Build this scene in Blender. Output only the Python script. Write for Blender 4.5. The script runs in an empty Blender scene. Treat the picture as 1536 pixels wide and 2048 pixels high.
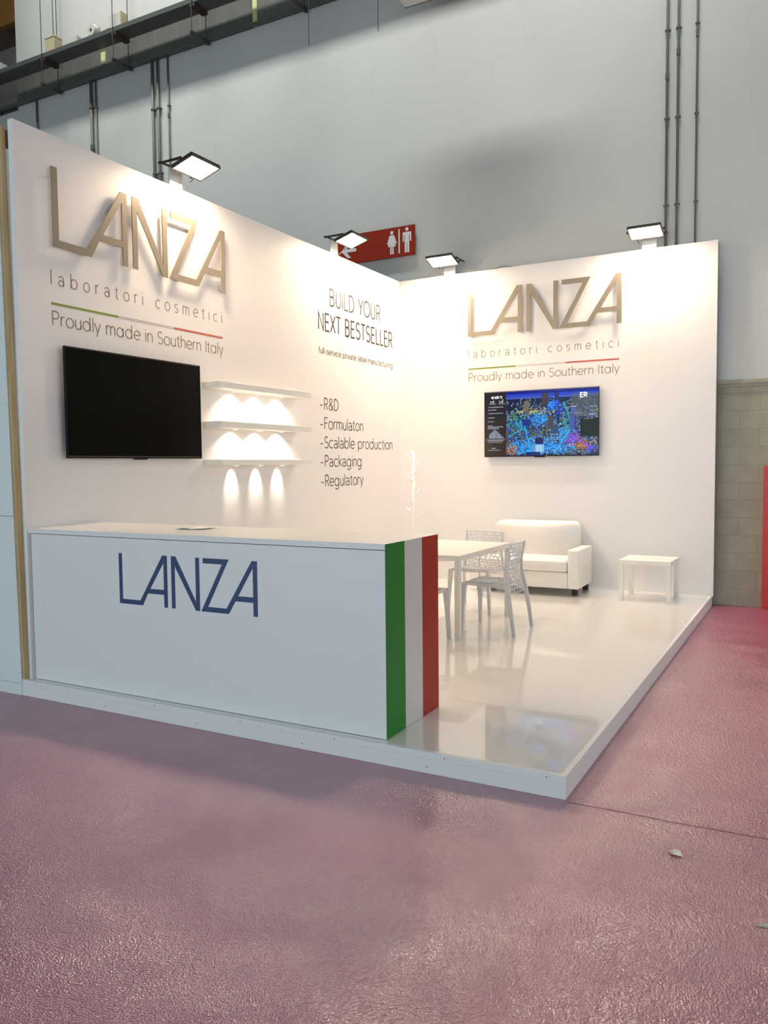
import bpy, bmesh, math, random
from mathutils import Vector, Matrix
from mathutils.geometry import tessellate_polygon
random.seed(7)
PI = math.pi
C = bpy.context.scene.collection
sc = bpy.context.scene

# ------------------------------------------------------------------ camera
cam_data = bpy.data.cameras.new('camera')
cam = bpy.data.objects.new('camera', cam_data); C.objects.link(cam); sc.camera = cam
cam_data.sensor_fit = 'VERTICAL'; cam_data.sensor_height = 36.0
cam_data.lens = 1607.19 / 2048 * 36.0
cam_data.clip_end = 200
Rr = Vector((0.87852398, 0.47759501, -0.00993143))
Ru = Vector((-0.01959392, 0.05679962, 0.99819331))
Rf = Vector((-0.47729624, 0.87674216, -0.05925778))
mw = Matrix((Rr, Ru, -Rf)).transposed().to_4x4()
mw.translation = Vector((5.0109, -3.78, 1.6435))
cam.matrix_world = mw

# ------------------------------------------------------------------ light, exposure
W = bpy.data.worlds.new('world'); sc.world = W; W.use_nodes = True
WORLD_RGB = (0.72, 0.80, 0.84); WORLD_STRENGTH = 0.20
W.node_tree.nodes['Background'].inputs[0].default_value = (*WORLD_RGB, 1)
W.node_tree.nodes['Background'].inputs[1].default_value = WORLD_STRENGTH
FLOOD_STRENGTH = 288.0; FLOOD_RGB = (1.0, 0.75, 0.52)
SPOT_W = 30.0
def area_light(name, loc, target, sx, sy, power, rgb):
    l = bpy.data.lights.new(name, 'AREA'); l.shape = 'RECTANGLE'; l.size = sx; l.size_y = sy
    l.energy = power; l.color = rgb
    o = bpy.data.objects.new(name, l); C.objects.link(o); o.location = loc
    o.rotation_euler = (Vector(target) - Vector(loc)).to_track_quat('-Z', 'Y').to_euler()
    return o
# a roof light high over the hall, in front of the end wall
rl = area_light('roof_light', (-1.0, 3.3, 14.0), (-1.0, 6.0, 8.4), 12.0, 0.5, 330, (0.98, 0.97, 0.90)); rl.data.spread = math.radians(62)
area_light('side_fill', (13.0, 1.0, 3.0), (0.0, 1.8, 2.0), 9.0, 4.0, 360, (0.95, 0.96, 0.95))  # added fill from the right, brightens left wall and striped counter end
# added cool fill behind the camera, lifting counter front and upright surfaces
area_light('hall_fill', (1.0, -11.0, 2.9), (1.0, 2.0, 2.6), 14.0, 4.4, 760, (0.72, 0.90, 0.98))
sc.view_settings.view_transform = 'Standard'
sc.view_settings.look = 'None'
sc.view_settings.exposure = -0.22
sc.view_settings.gamma = 1.0
sc.view_settings.use_curve_mapping = False

# ------------------------------------------------------------------ materials
def new_mat(name):
    m = bpy.data.materials.new(name); m.use_nodes = True
    return m, m.node_tree.nodes, m.node_tree.links, m.node_tree.nodes['Principled BSDF']
def mat(name, rgb, rough=0.5, metal=0.0, var=0.05, vscale=6.0, bump=0.0, bscale=120.0, coat=0.0, spec=None):
    m, n, l, b = new_mat(name)
    b.inputs['Roughness'].default_value = rough; b.inputs['Metallic'].default_value = metal
    b.inputs['Coat Weight'].default_value = coat
    if spec is not None: b.inputs['Specular IOR Level'].default_value = spec
    tc = n.new('ShaderNodeTexCoord')
    nz = n.new('ShaderNodeTexNoise'); nz.inputs['Scale'].default_value = vscale; nz.inputs['Detail'].default_value = 4
    l.new(tc.outputs['Object'], nz.inputs['Vector'])
    mx = n.new('ShaderNodeMix'); mx.data_type = 'RGBA'
    mx.inputs[6].default_value = (*[c*(1-var) for c in rgb], 1); mx.inputs[7].default_value = (*[min(1, c*(1+var)) for c in rgb], 1)
    l.new(nz.outputs['Fac'], mx.inputs[0]); l.new(mx.outputs[2], b.inputs['Base Color'])
    if bump > 0:
        nb = n.new('ShaderNodeTexNoise'); nb.inputs['Scale'].default_value = bscale
        l.new(tc.outputs['Object'], nb.inputs['Vector'])
        bp = n.new('ShaderNodeBump'); bp.inputs['Strength'].default_value = bump; bp.inputs['Distance'].default_value = 0.002
        l.new(nb.outputs['Fac'], bp.inputs['Height']); l.new(bp.outputs['Normal'], b.inputs['Normal'])
    return m
def emit(name, rgb, s):
    m, n, l, b = new_mat(name)
    b.inputs['Base Color'].default_value = (*rgb, 1)
    b.inputs['Emission Color'].default_value = (*rgb, 1); b.inputs['Emission Strength'].default_value = s
    return m

def floor_mat():
    m, n, l, b = new_mat('film_covered_carpet')
    tc = n.new('ShaderNodeTexCoord')
    big = n.new('ShaderNodeTexNoise'); big.inputs['Scale'].default_value = 0.9; big.inputs['Detail'].default_value = 3
    l.new(tc.outputs['Object'], big.inputs['Vector'])
    cr = n.new('ShaderNodeValToRGB'); cr.color_ramp.elements[0].position = 0.3; cr.color_ramp.elements[1].position = 0.7
    cr.color_ramp.elements[0].color = (0.33, 0.050, 0.135, 1); cr.color_ramp.elements[1].color = (0.38, 0.060, 0.145, 1)
    l.new(big.outputs['Fac'], cr.inputs['Fac']); l.new(cr.outputs['Color'], b.inputs['Base Color'])
    b.inputs['Roughness'].default_value = 0.55
    b.inputs['Coat Weight'].default_value = 1.0; b.inputs['Coat Roughness'].default_value = 0.25; b.inputs['Coat IOR'].default_value = 3.1
    # crinkled film: stretched fine noise whose direction drifts, plus a coarser ripple
    warp = n.new('ShaderNodeTexNoise'); warp.inputs['Scale'].default_value = 1.3; warp.inputs['Detail'].default_value = 2
    l.new(tc.outputs['Object'], warp.inputs['Vector'])
    add = n.new('ShaderNodeVectorMath'); add.operation = 'MULTIPLY_ADD'
    add.inputs[1].default_value = (0.35, 0.35, 0); l.new(warp.outputs['Color'], add.inputs[0]); l.new(tc.outputs['Object'], add.inputs[2])
    mp = n.new('ShaderNodeMapping'); mp.inputs['Rotation'].default_value = (0, 0, 0.5); mp.inputs['Scale'].default_value = (1.0, 0.5, 1.0)
    l.new(add.outputs[0], mp.inputs['Vector'])
    f1 = n.new('ShaderNodeTexNoise'); f1.inputs['Scale'].default_value = 37; f1.inputs['Detail'].default_value = 3; f1.inputs['Roughness'].default_value = 0.62; f1.inputs['Distortion'].default_value = 1.2
    l.new(mp.outputs['Vector'], f1.inputs['Vector'])
    f2 = n.new('ShaderNodeTexVoronoi'); f2.inputs['Scale'].default_value = 150
    l.new(add.outputs[0], f2.inputs['Vector'])
    mm = n.new('ShaderNodeMath'); mm.operation = 'MULTIPLY_ADD'; mm.inputs[1].default_value = 0.35
    l.new(f2.outputs['Distance'], mm.inputs[0]); l.new(f1.outputs['Fac'], mm.inputs[2])
    bp = n.new('ShaderNodeBump'); bp.inputs['Strength'].default_value = 1.0; bp.inputs['Distance'].default_value = 0.0075
    l.new(mm.outputs[0], bp.inputs['Height'])
    l.new(bp.outputs['Normal'], b.inputs['Normal']); l.new(bp.outputs['Normal'], b.inputs['Coat Normal'])
    return m

def block_mat(name, rgb, mortar, bump=0.6, bw=0.40, bh=0.20):
    m, n, l, b = new_mat(name)
    tc = n.new('ShaderNodeTexCoord')
    sx = n.new('ShaderNodeSeparateXYZ'); l.new(tc.outputs['Object'], sx.inputs[0])
    cx = n.new('ShaderNodeCombineXYZ'); l.new(sx.outputs['X'], cx.inputs['X']); l.new(sx.outputs['Z'], cx.inputs['Y'])
    br = n.new('ShaderNodeTexBrick'); br.inputs['Scale'].default_value = 1.0
    br.inputs['Brick Width'].default_value = bw; br.inputs['Row Height'].default_value = bh
    br.inputs['Mortar Size'].default_value = 0.004; br.inputs['Mortar Smooth'].default_value = 0.4
    br.inputs['Color1'].default_value = (*rgb, 1); br.inputs['Color2'].default_value = (*[c*0.93 for c in rgb], 1)
    br.inputs['Mortar'].default_value = (*mortar, 1)
    l.new(cx.outputs[0], br.inputs['Vector'])
    nz = n.new('ShaderNodeTexNoise'); nz.inputs['Scale'].default_value = 5; nz.inputs['Detail'].default_value = 8
    l.new(tc.outputs['Object'], nz.inputs['Vector'])
    mx = n.new('ShaderNodeMix'); mx.data_type = 'RGBA'; mx.blend_type = 'MULTIPLY'; mx.inputs[0].default_value = 0.35
    l.new(br.outputs['Color'], mx.inputs[6]); l.new(nz.outputs['Fac'], mx.inputs[7]); l.new(mx.outputs[2], b.inputs['Base Color'])
    b.inputs['Roughness'].default_value = 0.75
    ng = n.new('ShaderNodeTexNoise'); ng.inputs['Scale'].default_value = 90; l.new(tc.outputs['Object'], ng.inputs['Vector'])
    ma = n.new('ShaderNodeMath'); ma.operation = 'MULTIPLY_ADD'; ma.inputs[1].default_value = -1.0
    l.new(br.outputs['Fac'], ma.inputs[0]); l.new(ng.outputs['Fac'], ma.inputs[2])
    bp = n.new('ShaderNodeBump'); bp.inputs['Strength'].default_value = bump; bp.inputs['Distance'].default_value = 0.003
    l.new(ma.outputs[0], bp.inputs['Height']); l.new(bp.outputs['Normal'], b.inputs['Normal'])
    return m

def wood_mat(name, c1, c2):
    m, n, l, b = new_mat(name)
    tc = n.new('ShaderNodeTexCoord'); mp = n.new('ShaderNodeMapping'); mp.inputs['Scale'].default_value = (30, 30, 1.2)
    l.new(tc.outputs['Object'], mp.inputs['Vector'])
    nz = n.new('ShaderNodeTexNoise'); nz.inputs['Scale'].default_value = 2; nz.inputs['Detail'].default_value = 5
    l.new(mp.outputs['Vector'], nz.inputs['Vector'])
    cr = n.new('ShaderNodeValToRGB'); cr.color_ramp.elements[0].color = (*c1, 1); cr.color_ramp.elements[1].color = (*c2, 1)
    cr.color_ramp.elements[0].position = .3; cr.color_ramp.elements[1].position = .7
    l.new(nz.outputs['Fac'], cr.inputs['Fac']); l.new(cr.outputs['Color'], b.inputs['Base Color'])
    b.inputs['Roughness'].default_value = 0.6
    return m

def plaster_mat():
    m, n, l, b = new_mat('painted_hall_plaster')
    tc = n.new('ShaderNodeTexCoord')
    nz = n.new('ShaderNodeTexNoise'); nz.inputs['Scale'].default_value = 0.35; nz.inputs['Detail'].default_value = 6
    l.new(tc.outputs['Object'], nz.inputs['Vector'])
    cr = n.new('ShaderNodeValToRGB')
    cr.color_ramp.elements[0].color = (0.52, 0.53, 0.51, 1); cr.color_ramp.elements[1].color = (0.60, 0.61, 0.585, 1)
    cr.color_ramp.elements[0].position = .35; cr.color_ramp.elements[1].position = .65
    l.new(nz.outputs['Fac'], cr.inputs['Fac'])
    # hairline cracks
    vo = n.new('ShaderNodeTexVoronoi'); vo.feature = 'DISTANCE_TO_EDGE'; vo.inputs['Scale'].default_value = 0.33
    nw = n.new('ShaderNodeTexNoise'); nw.inputs['Scale'].default_value = 2.2; nw.inputs['Detail'].default_value = 6
    l.new(tc.outputs['Object'], nw.inputs['Vector'])
    va = n.new('ShaderNodeVectorMath'); va.operation = 'MULTIPLY_ADD'; va.inputs[1].default_value = (.35, .35, .35)
    l.new(nw.outputs['Color'], va.inputs[0]); l.new(tc.outputs['Object'], va.inputs[2]); l.new(va.outputs[0], vo.inputs['Vector'])
    lt = n.new('ShaderNodeMath'); lt.operation = 'LESS_THAN'; lt.inputs[1].default_value = 0.0016
    l.new(vo.outputs['Distance'], lt.inputs[0])
    mx = n.new('ShaderNodeMix'); mx.data_type = 'RGBA'; mx.inputs[7].default_value = (0.40, 0.39, 0.36, 1)
    ms = n.new('ShaderNodeMath'); ms.operation = 'MULTIPLY'; ms.inputs[1].default_value = 0.15
    l.new(lt.outputs[0], ms.inputs[0]); l.new(ms.outputs[0], mx.inputs[0]); l.new(cr.outputs['Color'], mx.inputs[6])
    l.new(mx.outputs[2], b.inputs['Base Color'])
    b.inputs['Roughness'].default_value = 0.7
    return m

M_floor = floor_mat()
M_plaster = plaster_mat()
M_dado = block_mat('painted_blockwork', (0.40, 0.385, 0.30), (0.30, 0.29, 0.22))
M_band = block_mat('raw_blockwork', (0.12, 0.125, 0.11), (0.19, 0.19, 0.175), 0.4, 0.46, 0.5)
M_pier = block_mat('grey_blockwork', (0.22, 0.21, 0.19), (0.27, 0.26, 0.24), 0.5)
M_booth = mat('booth_wall_paint', (0.80, 0.775, 0.765), 0.45, var=0.015, vscale=2)
M_edge = mat('white_panel_edge', (0.80, 0.80, 0.78), 0.5)
M_deck = mat('gloss_white_deck', (0.78, 0.77, 0.75), 0.30, var=0.02, vscale=1.5, coat=1.0)
M_deck.node_tree.nodes['Principled BSDF'].inputs['Coat Roughness'].default_value = 0.015; M_deck.node_tree.nodes['Principled BSDF'].inputs['Coat IOR'].default_value = 1.7
M_deckmat = mat('white_trim_strip', (0.80, 0.79, 0.76), 0.35)
M_lam = mat('white_laminate', (0.80, 0.80, 0.80), 0.32, var=0.012, vscale=2)
M_green = mat('green_vinyl', (0.018, 0.20, 0.03), 0.4, var=0.03, spec=0.2)
M_white = mat('white_vinyl', (0.62, 0.61, 0.60), 0.35, var=0.02)
M_red = mat('red_vinyl', (0.36, 0.030, 0.016), 0.4, var=0.03, spec=0.2)
M_navy = mat('navy_vinyl', (0.035, 0.065, 0.16), 0.4, var=0.03)
M_gold = mat('satin_bronze_letter', (0.25, 0.215, 0.165), 0.42, 0.25, var=0.03)
M_txt = mat('bronze_vinyl_text', (0.22, 0.15, 0.07), 0.5)
M_txtd = mat('dark_bronze_vinyl_text', (0.07, 0.05, 0.025), 0.5)
M_slogan = mat('dark_slogan_vinyl', (0.035, 0.032, 0.025), 0.6, spec=0.2)
M_olive = mat('green_line_vinyl', (0.20, 0.27, 0.03), 0.5)
M_brick = mat('red_line_vinyl', (0.50, 0.10, 0.06), 0.5)
M_tv = mat('black_tv_plastic', (0.010, 0.010, 0.010), 0.4, var=0.1, spec=0.15)
M_screen_off = mat('dark_tv_glass', (0.006, 0.0055, 0.004), 0.14, var=0.05, spec=0.06)
M_lamp_body = mat('black_lamp_casting', (0.03, 0.028, 0.025), 0.45, 0.3)
M_flood = emit('lit_led_panel', FLOOD_RGB, FLOOD_STRENGTH)
M_puck = emit('lit_shelf_spot', (1.0, 0.85, 0.66), 6.0)
M_cable = mat('grey_cable', (0.10, 0.095, 0.085), 0.6)
M_cable_w = mat('white_wire', (0.65, 0.64, 0.62), 0.6)
M_sofa = mat('white_leatherette', (0.80, 0.775, 0.74), 0.38, var=0.02, bump=0.15, bscale=260)
M_black = mat('black_foot', (0.012, 0.011, 0.010), 0.4)
M_furn = mat('white_lacquer', (0.82, 0.80, 0.74), 0.30, var=0.01)
M_chair = mat('white_polycarbonate', (0.66, 0.665, 0.68), 0.22, var=0.02)
M_coat = mat('white_steel', (0.85, 0.83, 0.80), 0.35)
M_paper = mat('white_paper', (0.85, 0.83, 0.80), 0.7)
M_pipe = mat('galvanised_conduit', (0.13, 0.13, 0.115), 0.6, 0.2, var=0.15, vscale=12)
M_steel = mat('galvanised_tray', (0.12, 0.13, 0.125), 0.5, 0.4, var=0.1)
M_darksteel = mat('dark_strut_steel', (0.07, 0.07, 0.065), 0.5, 0.5, var=0.15)
M_rust = mat('rusty_strut', (0.055, 0.035, 0.028), 0.7, 0.2, var=0.25)
M_beige = mat('beige_plastic_box', (0.50, 0.45, 0.28), 0.5)
M_gbox = mat('pale_grey_plastic', (0.52, 0.53, 0.48), 0.5)
M_sign = mat('red_sign_board', (0.30, 0.025, 0.008), 0.6, var=0.03, spec=0.2)
M_signw = mat('sign_white', (0.78, 0.78, 0.78), 0.5)
M_wood = wood_mat('softwood', (0.40, 0.27, 0.12), (0.58, 0.42, 0.22))
M_shadeboard = wood_mat('shaded_board', (0.045, 0.025, 0.012), (0.07, 0.04, 0.02))  # shade of the stud gap and wall recess put into a dark colour
M_nb = mat('pale_partition_paint', (0.72, 0.78, 0.78), 0.5, var=0.02)
M_redcab = mat('red_enamel', (0.50, 0.018, 0.012), 0.35)
M_amber = mat('amber_panel', (0.30, 0.14, 0.02), 0.7)
M_brown = mat('dark_brown_steel', (0.06, 0.055, 0.04), 0.7)
M_grille = mat('perforated_steel', (0.24, 0.24, 0.22), 0.5, 0.4)
M_yellow = mat('yellowish_glass', (0.60, 0.62, 0.30), 0.4)
M_seam = mat('carpet_seam_tape', (0.13, 0.035, 0.06), 0.4)
M_wedge = mat('grey_green_metal', (0.42, 0.42, 0.33), 0.45, 0.2)
M_screw = mat('zinc_screw', (0.30, 0.30, 0.30), 0.4, 0.7)

# ------------------------------------------------------------------ object helpers
def tag(o, label=None, cat=None, group=None, kind=None):
    if label: o['label'] = label
    if cat: o['category'] = cat
    if group: o['group'] = group
    if kind: o['kind'] = kind
    return o
def thing(name, label, cat, loc=(0, 0, 0), rotz=0.0, group=None):
    o = bpy.data.objects.new(name, None); C.objects.link(o); o.empty_display_size = 0.1
    o.location = loc; o.rotation_euler = (0, 0, rotz)
    return tag(o, label, cat, group)
def obj(name, bm, m, parent=None, smooth=False, label=None, mats=None):
    bmesh.ops.recalc_face_normals(bm, faces=bm.faces[:])
    me = bpy.data.meshes.new(name); bm.to_mesh(me); bm.free()
    for mm in (mats or [m]): me.materials.append(mm)
    if smooth:
        for f in me.polygons: f.use_smooth = True
    o = bpy.data.objects.new(name, me); C.objects.link(o)
    if parent: o.parent = parent
    if label: o['label'] = label
    return o
def dup(root, label=None, group=None, **kw):
    r = root.copy(); C.objects.link(r)
    for k, v in kw.items(): setattr(r, k, v)
    if label: r['label'] = label
    if group: r['group'] = group
    for ch in list(root.children):
        c = ch.copy(); C.objects.link(c); c.parent = r
        for g in ch.children:
            d = g.copy(); C.objects.link(d); d.parent = c
    return r
def BM(): return bmesh.new()
def box(bm, x0, x1, y0, y1, z0, z1, bev=0.0, seg=2):
    r = bmesh.ops.create_cube(bm, size=1.0); vs = r['verts']
    for v in vs:
        v.co = Vector(((x0+x1)/2 + v.co.x*(x1-x0), (y0+y1)/2 + v.co.y*(y1-y0), (z0+z1)/2 + v.co.z*(z1-z0)))
    if bev > 0:
        es = list({e for v in vs for e in v.link_edges})
        bmesh.ops.bevel(bm, geom=es, offset=bev, segments=seg, profile=0.5, affect='EDGES')
    return bm
def B(*a, **k): return box(BM(), *a, **k)
def hexa(bm, bot, top):
    vb = [bm.verts.new(p) for p in bot]; vt = [bm.verts.new(p) for p in top]; n = len(bot)
    bm.faces.new(vb[::-1]); bm.faces.new(vt)
    for i in range(n): bm.faces.new((vb[i], vb[(i+1) % n], vt[(i+1) % n], vt[i]))
    return bm
def tube(bm, pts, rad, n=10, caps=True):
    pts = [Vector(p) for p in pts]; rings = []
    rads = rad if isinstance(rad, (list, tuple)) else [rad]*len(pts)
    up = None
    for i, p in enumerate(pts):
        d = (pts[min(i+1, len(pts)-1)] - pts[max(i-1, 0)]).normalized()
        if up is None: up = Vector((0, 0, 1)) if abs(d.z) < 0.9 else Vector((1, 0, 0))
        a = d.cross(up).normalized(); b = a.cross(d).normalized(); up = b
        rings.append([bm.verts.new(p + (a*math.cos(2*PI*k/n) + b*math.sin(2*PI*k/n))*rads[i]) for k in range(n)])
    for r0, r1 in zip(rings, rings[1:]):
        for k in range(n): bm.faces.new((r0[k], r0[(k+1) % n], r1[(k+1) % n], r1[k]))
    if caps: bm.faces.new(rings[0][::-1]); bm.faces.new(rings[-1])
    return bm
def lathe(bm, prof, n=24, c=(0, 0, 0)):
    rings = [[bm.verts.new((c[0]+r*math.cos(2*PI*k/n), c[1]+r*math.sin(2*PI*k/n), c[2]+z)) for k in range(n)] for r, z in prof]
    for r0, r1 in zip(rings, rings[1:]):
        for k in range(n): bm.faces.new((r0[k], r0[(k+1) % n], r1[(k+1) % n], r1[k]))
    bm.faces.new(rings[0][::-1]); bm.faces.new(rings[-1]); return bm
def poly(bm, outer, holes, mp, w0, w1):
    """extrude a polygon with holes; mp(u, v, w) -> world point"""
    loops = [outer] + list(holes)
    flat = [p for lp in loops for p in lp]
    tris = tessellate_polygon([[Vector((p[0], p[1], 0)) for p in lp] for lp in loops])
    a = [bm.verts.new(mp(p[0], p[1], w0)) for p in flat]; b = [bm.verts.new(mp(p[0], p[1], w1)) for p in flat]
    for t in tris:
        bm.faces.new([a[i] for i in t]); bm.faces.new([b[i] for i in reversed(t)])
    k = 0
    for lp in loops:
        n = len(lp)
        for i in range(n):
            j = (i+1) % n
            bm.faces.new((a[k+i], a[k+j], b[k+j], b[k+i]))
        k += n
    return bm

# ------------------------------------------------------------------ thin single-stroke lettering
def arc(cx, cy, rx, ry, a0, a1, n=14):
    return [(cx+rx*math.cos(math.radians(a0+(a1-a0)*i/n)), cy+ry*math.sin(math.radians(a0+(a1-a0)*i/n))) for i in range(n+1)]
def ln(*p): return list(p)
XH = 0.70; R_ = XH/2
G = {}
G['o'] = ([arc(.35, R_, .32, R_, 0, 360, 28)], .70)
G['c'] = ([arc(.35, R_, .32, R_, 48, 312, 20)], .64)
G['e'] = ([[(.03, R_+.01), (.66, R_+.01)] , arc(.35, R_, .32, R_, 2, 318, 24)], .69)
G['a'] = ([arc(.30, .20, .25, .20, 0, 360, 20), arc(.29, XH-.25, .26, .25, 150, 0, 12)+[(.55, 0)]], .64)
G['@'] = ([arc(.35, R_, .32, R_, 0, 360, 28), ln((.67, XH), (.67, 0))], .80)
G['b'] = ([ln((.06, 1.05), (.06, 0)), arc(.38, R_, .32, R_, 0, 360, 28)], .75)
G['d'] = ([ln((.67, 1.05), (.67, 0)), arc(.35, R_, .32, R_, 0, 360, 28)], .80)
G['p'] = ([ln((.06, XH), (.06, -.30)), arc(.38, R_, .32, R_, 0, 360, 28)], .75)
G['g'] = ([arc(.35, R_, .32, R_, 0, 360, 28), ln((.67, XH))+[(.67, 0)]+arc(.37, -.04, .30, .27, 0, -150, 12)], .80)
G['f'] = ([arc(.33, .85, .18, .20, 80, 180, 8)+[(.15, 0)], ln((0, XH), (.32, XH))], .36)
G['h'] = ([ln((.06, 1.05), (.06, 0)), arc(.30, XH-.26, .24, .26, 180, 0, 14)+[(.54, 0)]], .62)
G['n'] = ([ln((.06, XH), (.06, 0)), arc(.30, XH-.26, .24, .26, 180, 0, 14)+[(.54, 0)]], .62)
G['m'] = ([ln((.06, XH), (.06, 0)), arc(.265, XH-.22, .205, .22, 180, 0, 12)+[(.47, 0)], arc(.675, XH-.22, .205, .22, 180, 0, 12)+[(.88, 0)]], .96)
G['i'] = ([ln((.06, XH), (.06, 0)), ln((.06, .90), (.06, .97))], .14)
G['l'] = ([ln((.06, 1.05), (.06, 0))], .14)
G['k'] = ([ln((.06, 1.05), (.06, 0)), ln((.48, XH), (.07, .27)), ln((.20, .40), (.52, 0))], .54)
G['r'] = ([ln((.06, XH), (.06, 0)), arc(.30, XH-.26, .24, .26, 180, 75, 8)], .38)
G['s'] = ([arc(.27, XH-.17, .21, .17, 35, 255, 14)[:-1]+arc(.27, .18, .23, .18, 95, -145, 14)], .54)
G['t'] = ([ln((.17, .92), (.17, .14))+arc(.31, .14, .14, .14, 180, 285, 6), ln((0, XH), (.34, XH))], .38)
G['u'] = ([ln((.06, XH), (.06, .26))+arc(.30, .26, .24, .26, 180, 360, 14)+[(.54, XH)], ln((.54, .3), (.54, 0))], .62)
G['v'] = ([ln((0, XH), (.26, 0), (.52, XH))], .52)
G['y'] = ([ln((0, XH), (.27, .02)), ln((.54, XH), (.16, -.30))], .54)
G['A'] = ([ln((0, 0), (.36, 1), (.72, 0)), ln((.13, .34), (.59, .34))], .72)
G['B'] = ([ln((.30, .53), (.07, .53)), ln((.30, 1), (.07, 1), (.07, 0), (.33, 0))+arc(.33, .265, .25, .265, -90, 90, 12)+[(.30, .53)]+arc(.30, .765, .22, .235, -90, 90, 12)], .66)
G['D'] = ([ln((.07, 0), (.07, 1), (.26, 1))+arc(.26, .5, .42, .5, 90, -90, 18)+[(.07, 0)]], .76)
G['E'] = ([ln((.55, 1), (.07, 1), (.07, 0), (.55, 0)), ln((.07, .53), (.50, .53))], .60)
G['F'] = ([ln((.55, 1), (.07, 1), (.07, 0)), ln((.07, .53), (.50, .53))], .58)
G['I'] = ([ln((.07, 1), (.07, 0))], .16)
G['K'] = ([ln((.07, 1), (.07, 0)), ln((.58, 1), (.07, .42)), ln((.24, .60), (.62, 0))], .62)
G['H'] = ([ln((.07, 1), (.07, 0)), ln((.66, 1), (.66, 0)), ln((.07, .53), (.66, .53))], .74)
G['V'] = ([ln((0, 1), (.33, 0), (.66, 1))], .66)
G['4'] = ([ln((.42, 0), (.42, 1), (.02, .28), (.56, .28))], .60)
G['L'] = ([ln((.07, 1), (.07, 0), (.52, 0))], .54)
G['N'] = ([ln((.07, 0), (.07, 1), (.65, 0), (.65, 1))], .73)
G['O'] = ([arc(.45, .5, .42, .5, 0, 360, 32)], .90)
G['P'] = ([ln((.07, 0), (.07, 1), (.34, 1))+arc(.34, .74, .25, .26, 90, -90, 14)+[(.07, .48)]], .64)
G['R'] = ([ln((.07, 0), (.07, 1), (.34, 1))+arc(.34, .74, .24, .26, 90, -90, 14)+[(.07, .48)], ln((.32, .48), (.60, 0))], .64)
G['S'] = ([arc(.32, .75, .25, .25, 35, 262, 16)[:-1]+arc(.32, .26, .28, .26, 92, -145, 16)], .64)
G['T'] = ([ln((0, 1), (.62, 1)), ln((.31, 1), (.31, 0))], .62)
G['U'] = ([ln((.07, 1), (.07, .30))+arc(.35, .30, .28, .30, 180, 360, 16)+[(.63, 1)]], .72)
G['X'] = ([ln((.02, 1), (.60, 0)), ln((.60, 1), (.02, 0))], .62)
G['Y'] = ([ln((0, 1), (.31, .45), (.62, 1)), ln((.31, .45), (.31, 0))], .62)
G['&'] = ([ln((.68, 0), (.20, .62))+arc(.33, .80, .19, .20, 205, -20, 12)+[(.18, .42)]+arc(.30, .24, .25, .24, 140, 345, 14)+[(.64, .46)]], .72)
G['-'] = ([ln((.04, .36), (.36, .36))], .42)
G[' '] = ([], .34)
def ribbon(bm, pts, w, mp, w0, w1):
    closed = len(pts) > 3 and (Vector(pts[0])-Vector(pts[-1])).length < 1e-6
    P = [Vector(p) for p in pts]
    if closed: P = P[:-1]
    n = len(P); Lf = []; Rt = []
    for i in range(n):
        a = P[i-1] if (i > 0 or closed) else None
        c = P[(i+1) % n] if (i < n-1 or closed) else None
        d1 = (P[i]-a).normalized() if a is not None else None
        d2 = (c-P[i]).normalized() if c is not None else None
        if d1 is None: d1 = d2
        if d2 is None: d2 = d1
        n1 = Vector((-d1.y, d1.x)); n2 = Vector((-d2.y, d2.x)); m = n1+n2
        if m.length < 1e-4: m = n1
        m.normalize(); k = w/2/max(0.35, m.dot(n1))
        Lf.append(P[i]+m*k); Rt.append(P[i]-m*k)
    A = [bm.verts.new(mp(p.x, p.y, w1)) for p in Lf]; D = [bm.verts.new(mp(p.x, p.y, w1)) for p in Rt]
    E = [bm.verts.new(mp(p.x, p.y, w0)) for p in Lf]; F = [bm.verts.new(mp(p.x, p.y, w0)) for p in Rt]
    for i in range(n if closed else n-1):
        j = (i+1) % n
        bm.faces.new((A[i], A[j], D[j], D[i])); bm.faces.new((E[i], F[i], F[j], E[j]))
        bm.faces.new((A[i], E[i], E[j], A[j])); bm.faces.new((D[i], D[j], F[j], F[i]))
    if not closed:
        bm.faces.new((A[0], D[0], F[0], E[0])); bm.faces.new((A[-1], E[-1], F[-1], D[-1]))
def text(s, u0, u1, v0, cap, stroke, mp, name, m, parent, track=0.10, lab=None, w0=0.0, w1=0.0012):
    tot = sum(G[c][1]+track for c in s)-track; sx = (u1-u0)/tot; bm = BM(); x = 0
    for c in s:
        for pl in G[c][0]:
            if len(pl) < 2: continue
            ribbon(bm, [(u0+(x+px)*sx, v0+py*cap) for px, py in pl], stroke, mp, w0, w1)
        x += G[c][1]+track
    return obj(name, bm, m, parent, label=lab)

# wordmark pieces (unit = metres at counter size, 0.337 high, 1.150 wide)
H0 = .337
LOGO = [
 ([(0, H0), (0, 0), (.210, 0), (.257, .082), (.398, .082), (.398, 0), (.429, 0), (.429, H0), (.389, H0), (.188, .031), (.030, .031), (.030, H0)],
  [[(.279, .114), (.398, .114), (.398, .29)]], 'joined letters L and A'),
 ([(.463, H0), (.463, 0), (.494, 0), (.494, .274), (.664, 0), (.698, 0), (.698, H0), (.666, H0), (.666, .056), (.502, H0)], [], 'letter N'),
 ([(.727, H0), (.727, .304), (.880, .304), (.708, 0), (.928, 0), (.981, .083), (1.117, .083), (1.117, 0), (1.150, 0), (1.150, H0), (1.110, H0), (.910, .032), (.764, .032), (.934, H0)],
  [[(1.003, .116), (1.117, .116), (1.117, .294)]], 'joined letters Z and A')]

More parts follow.
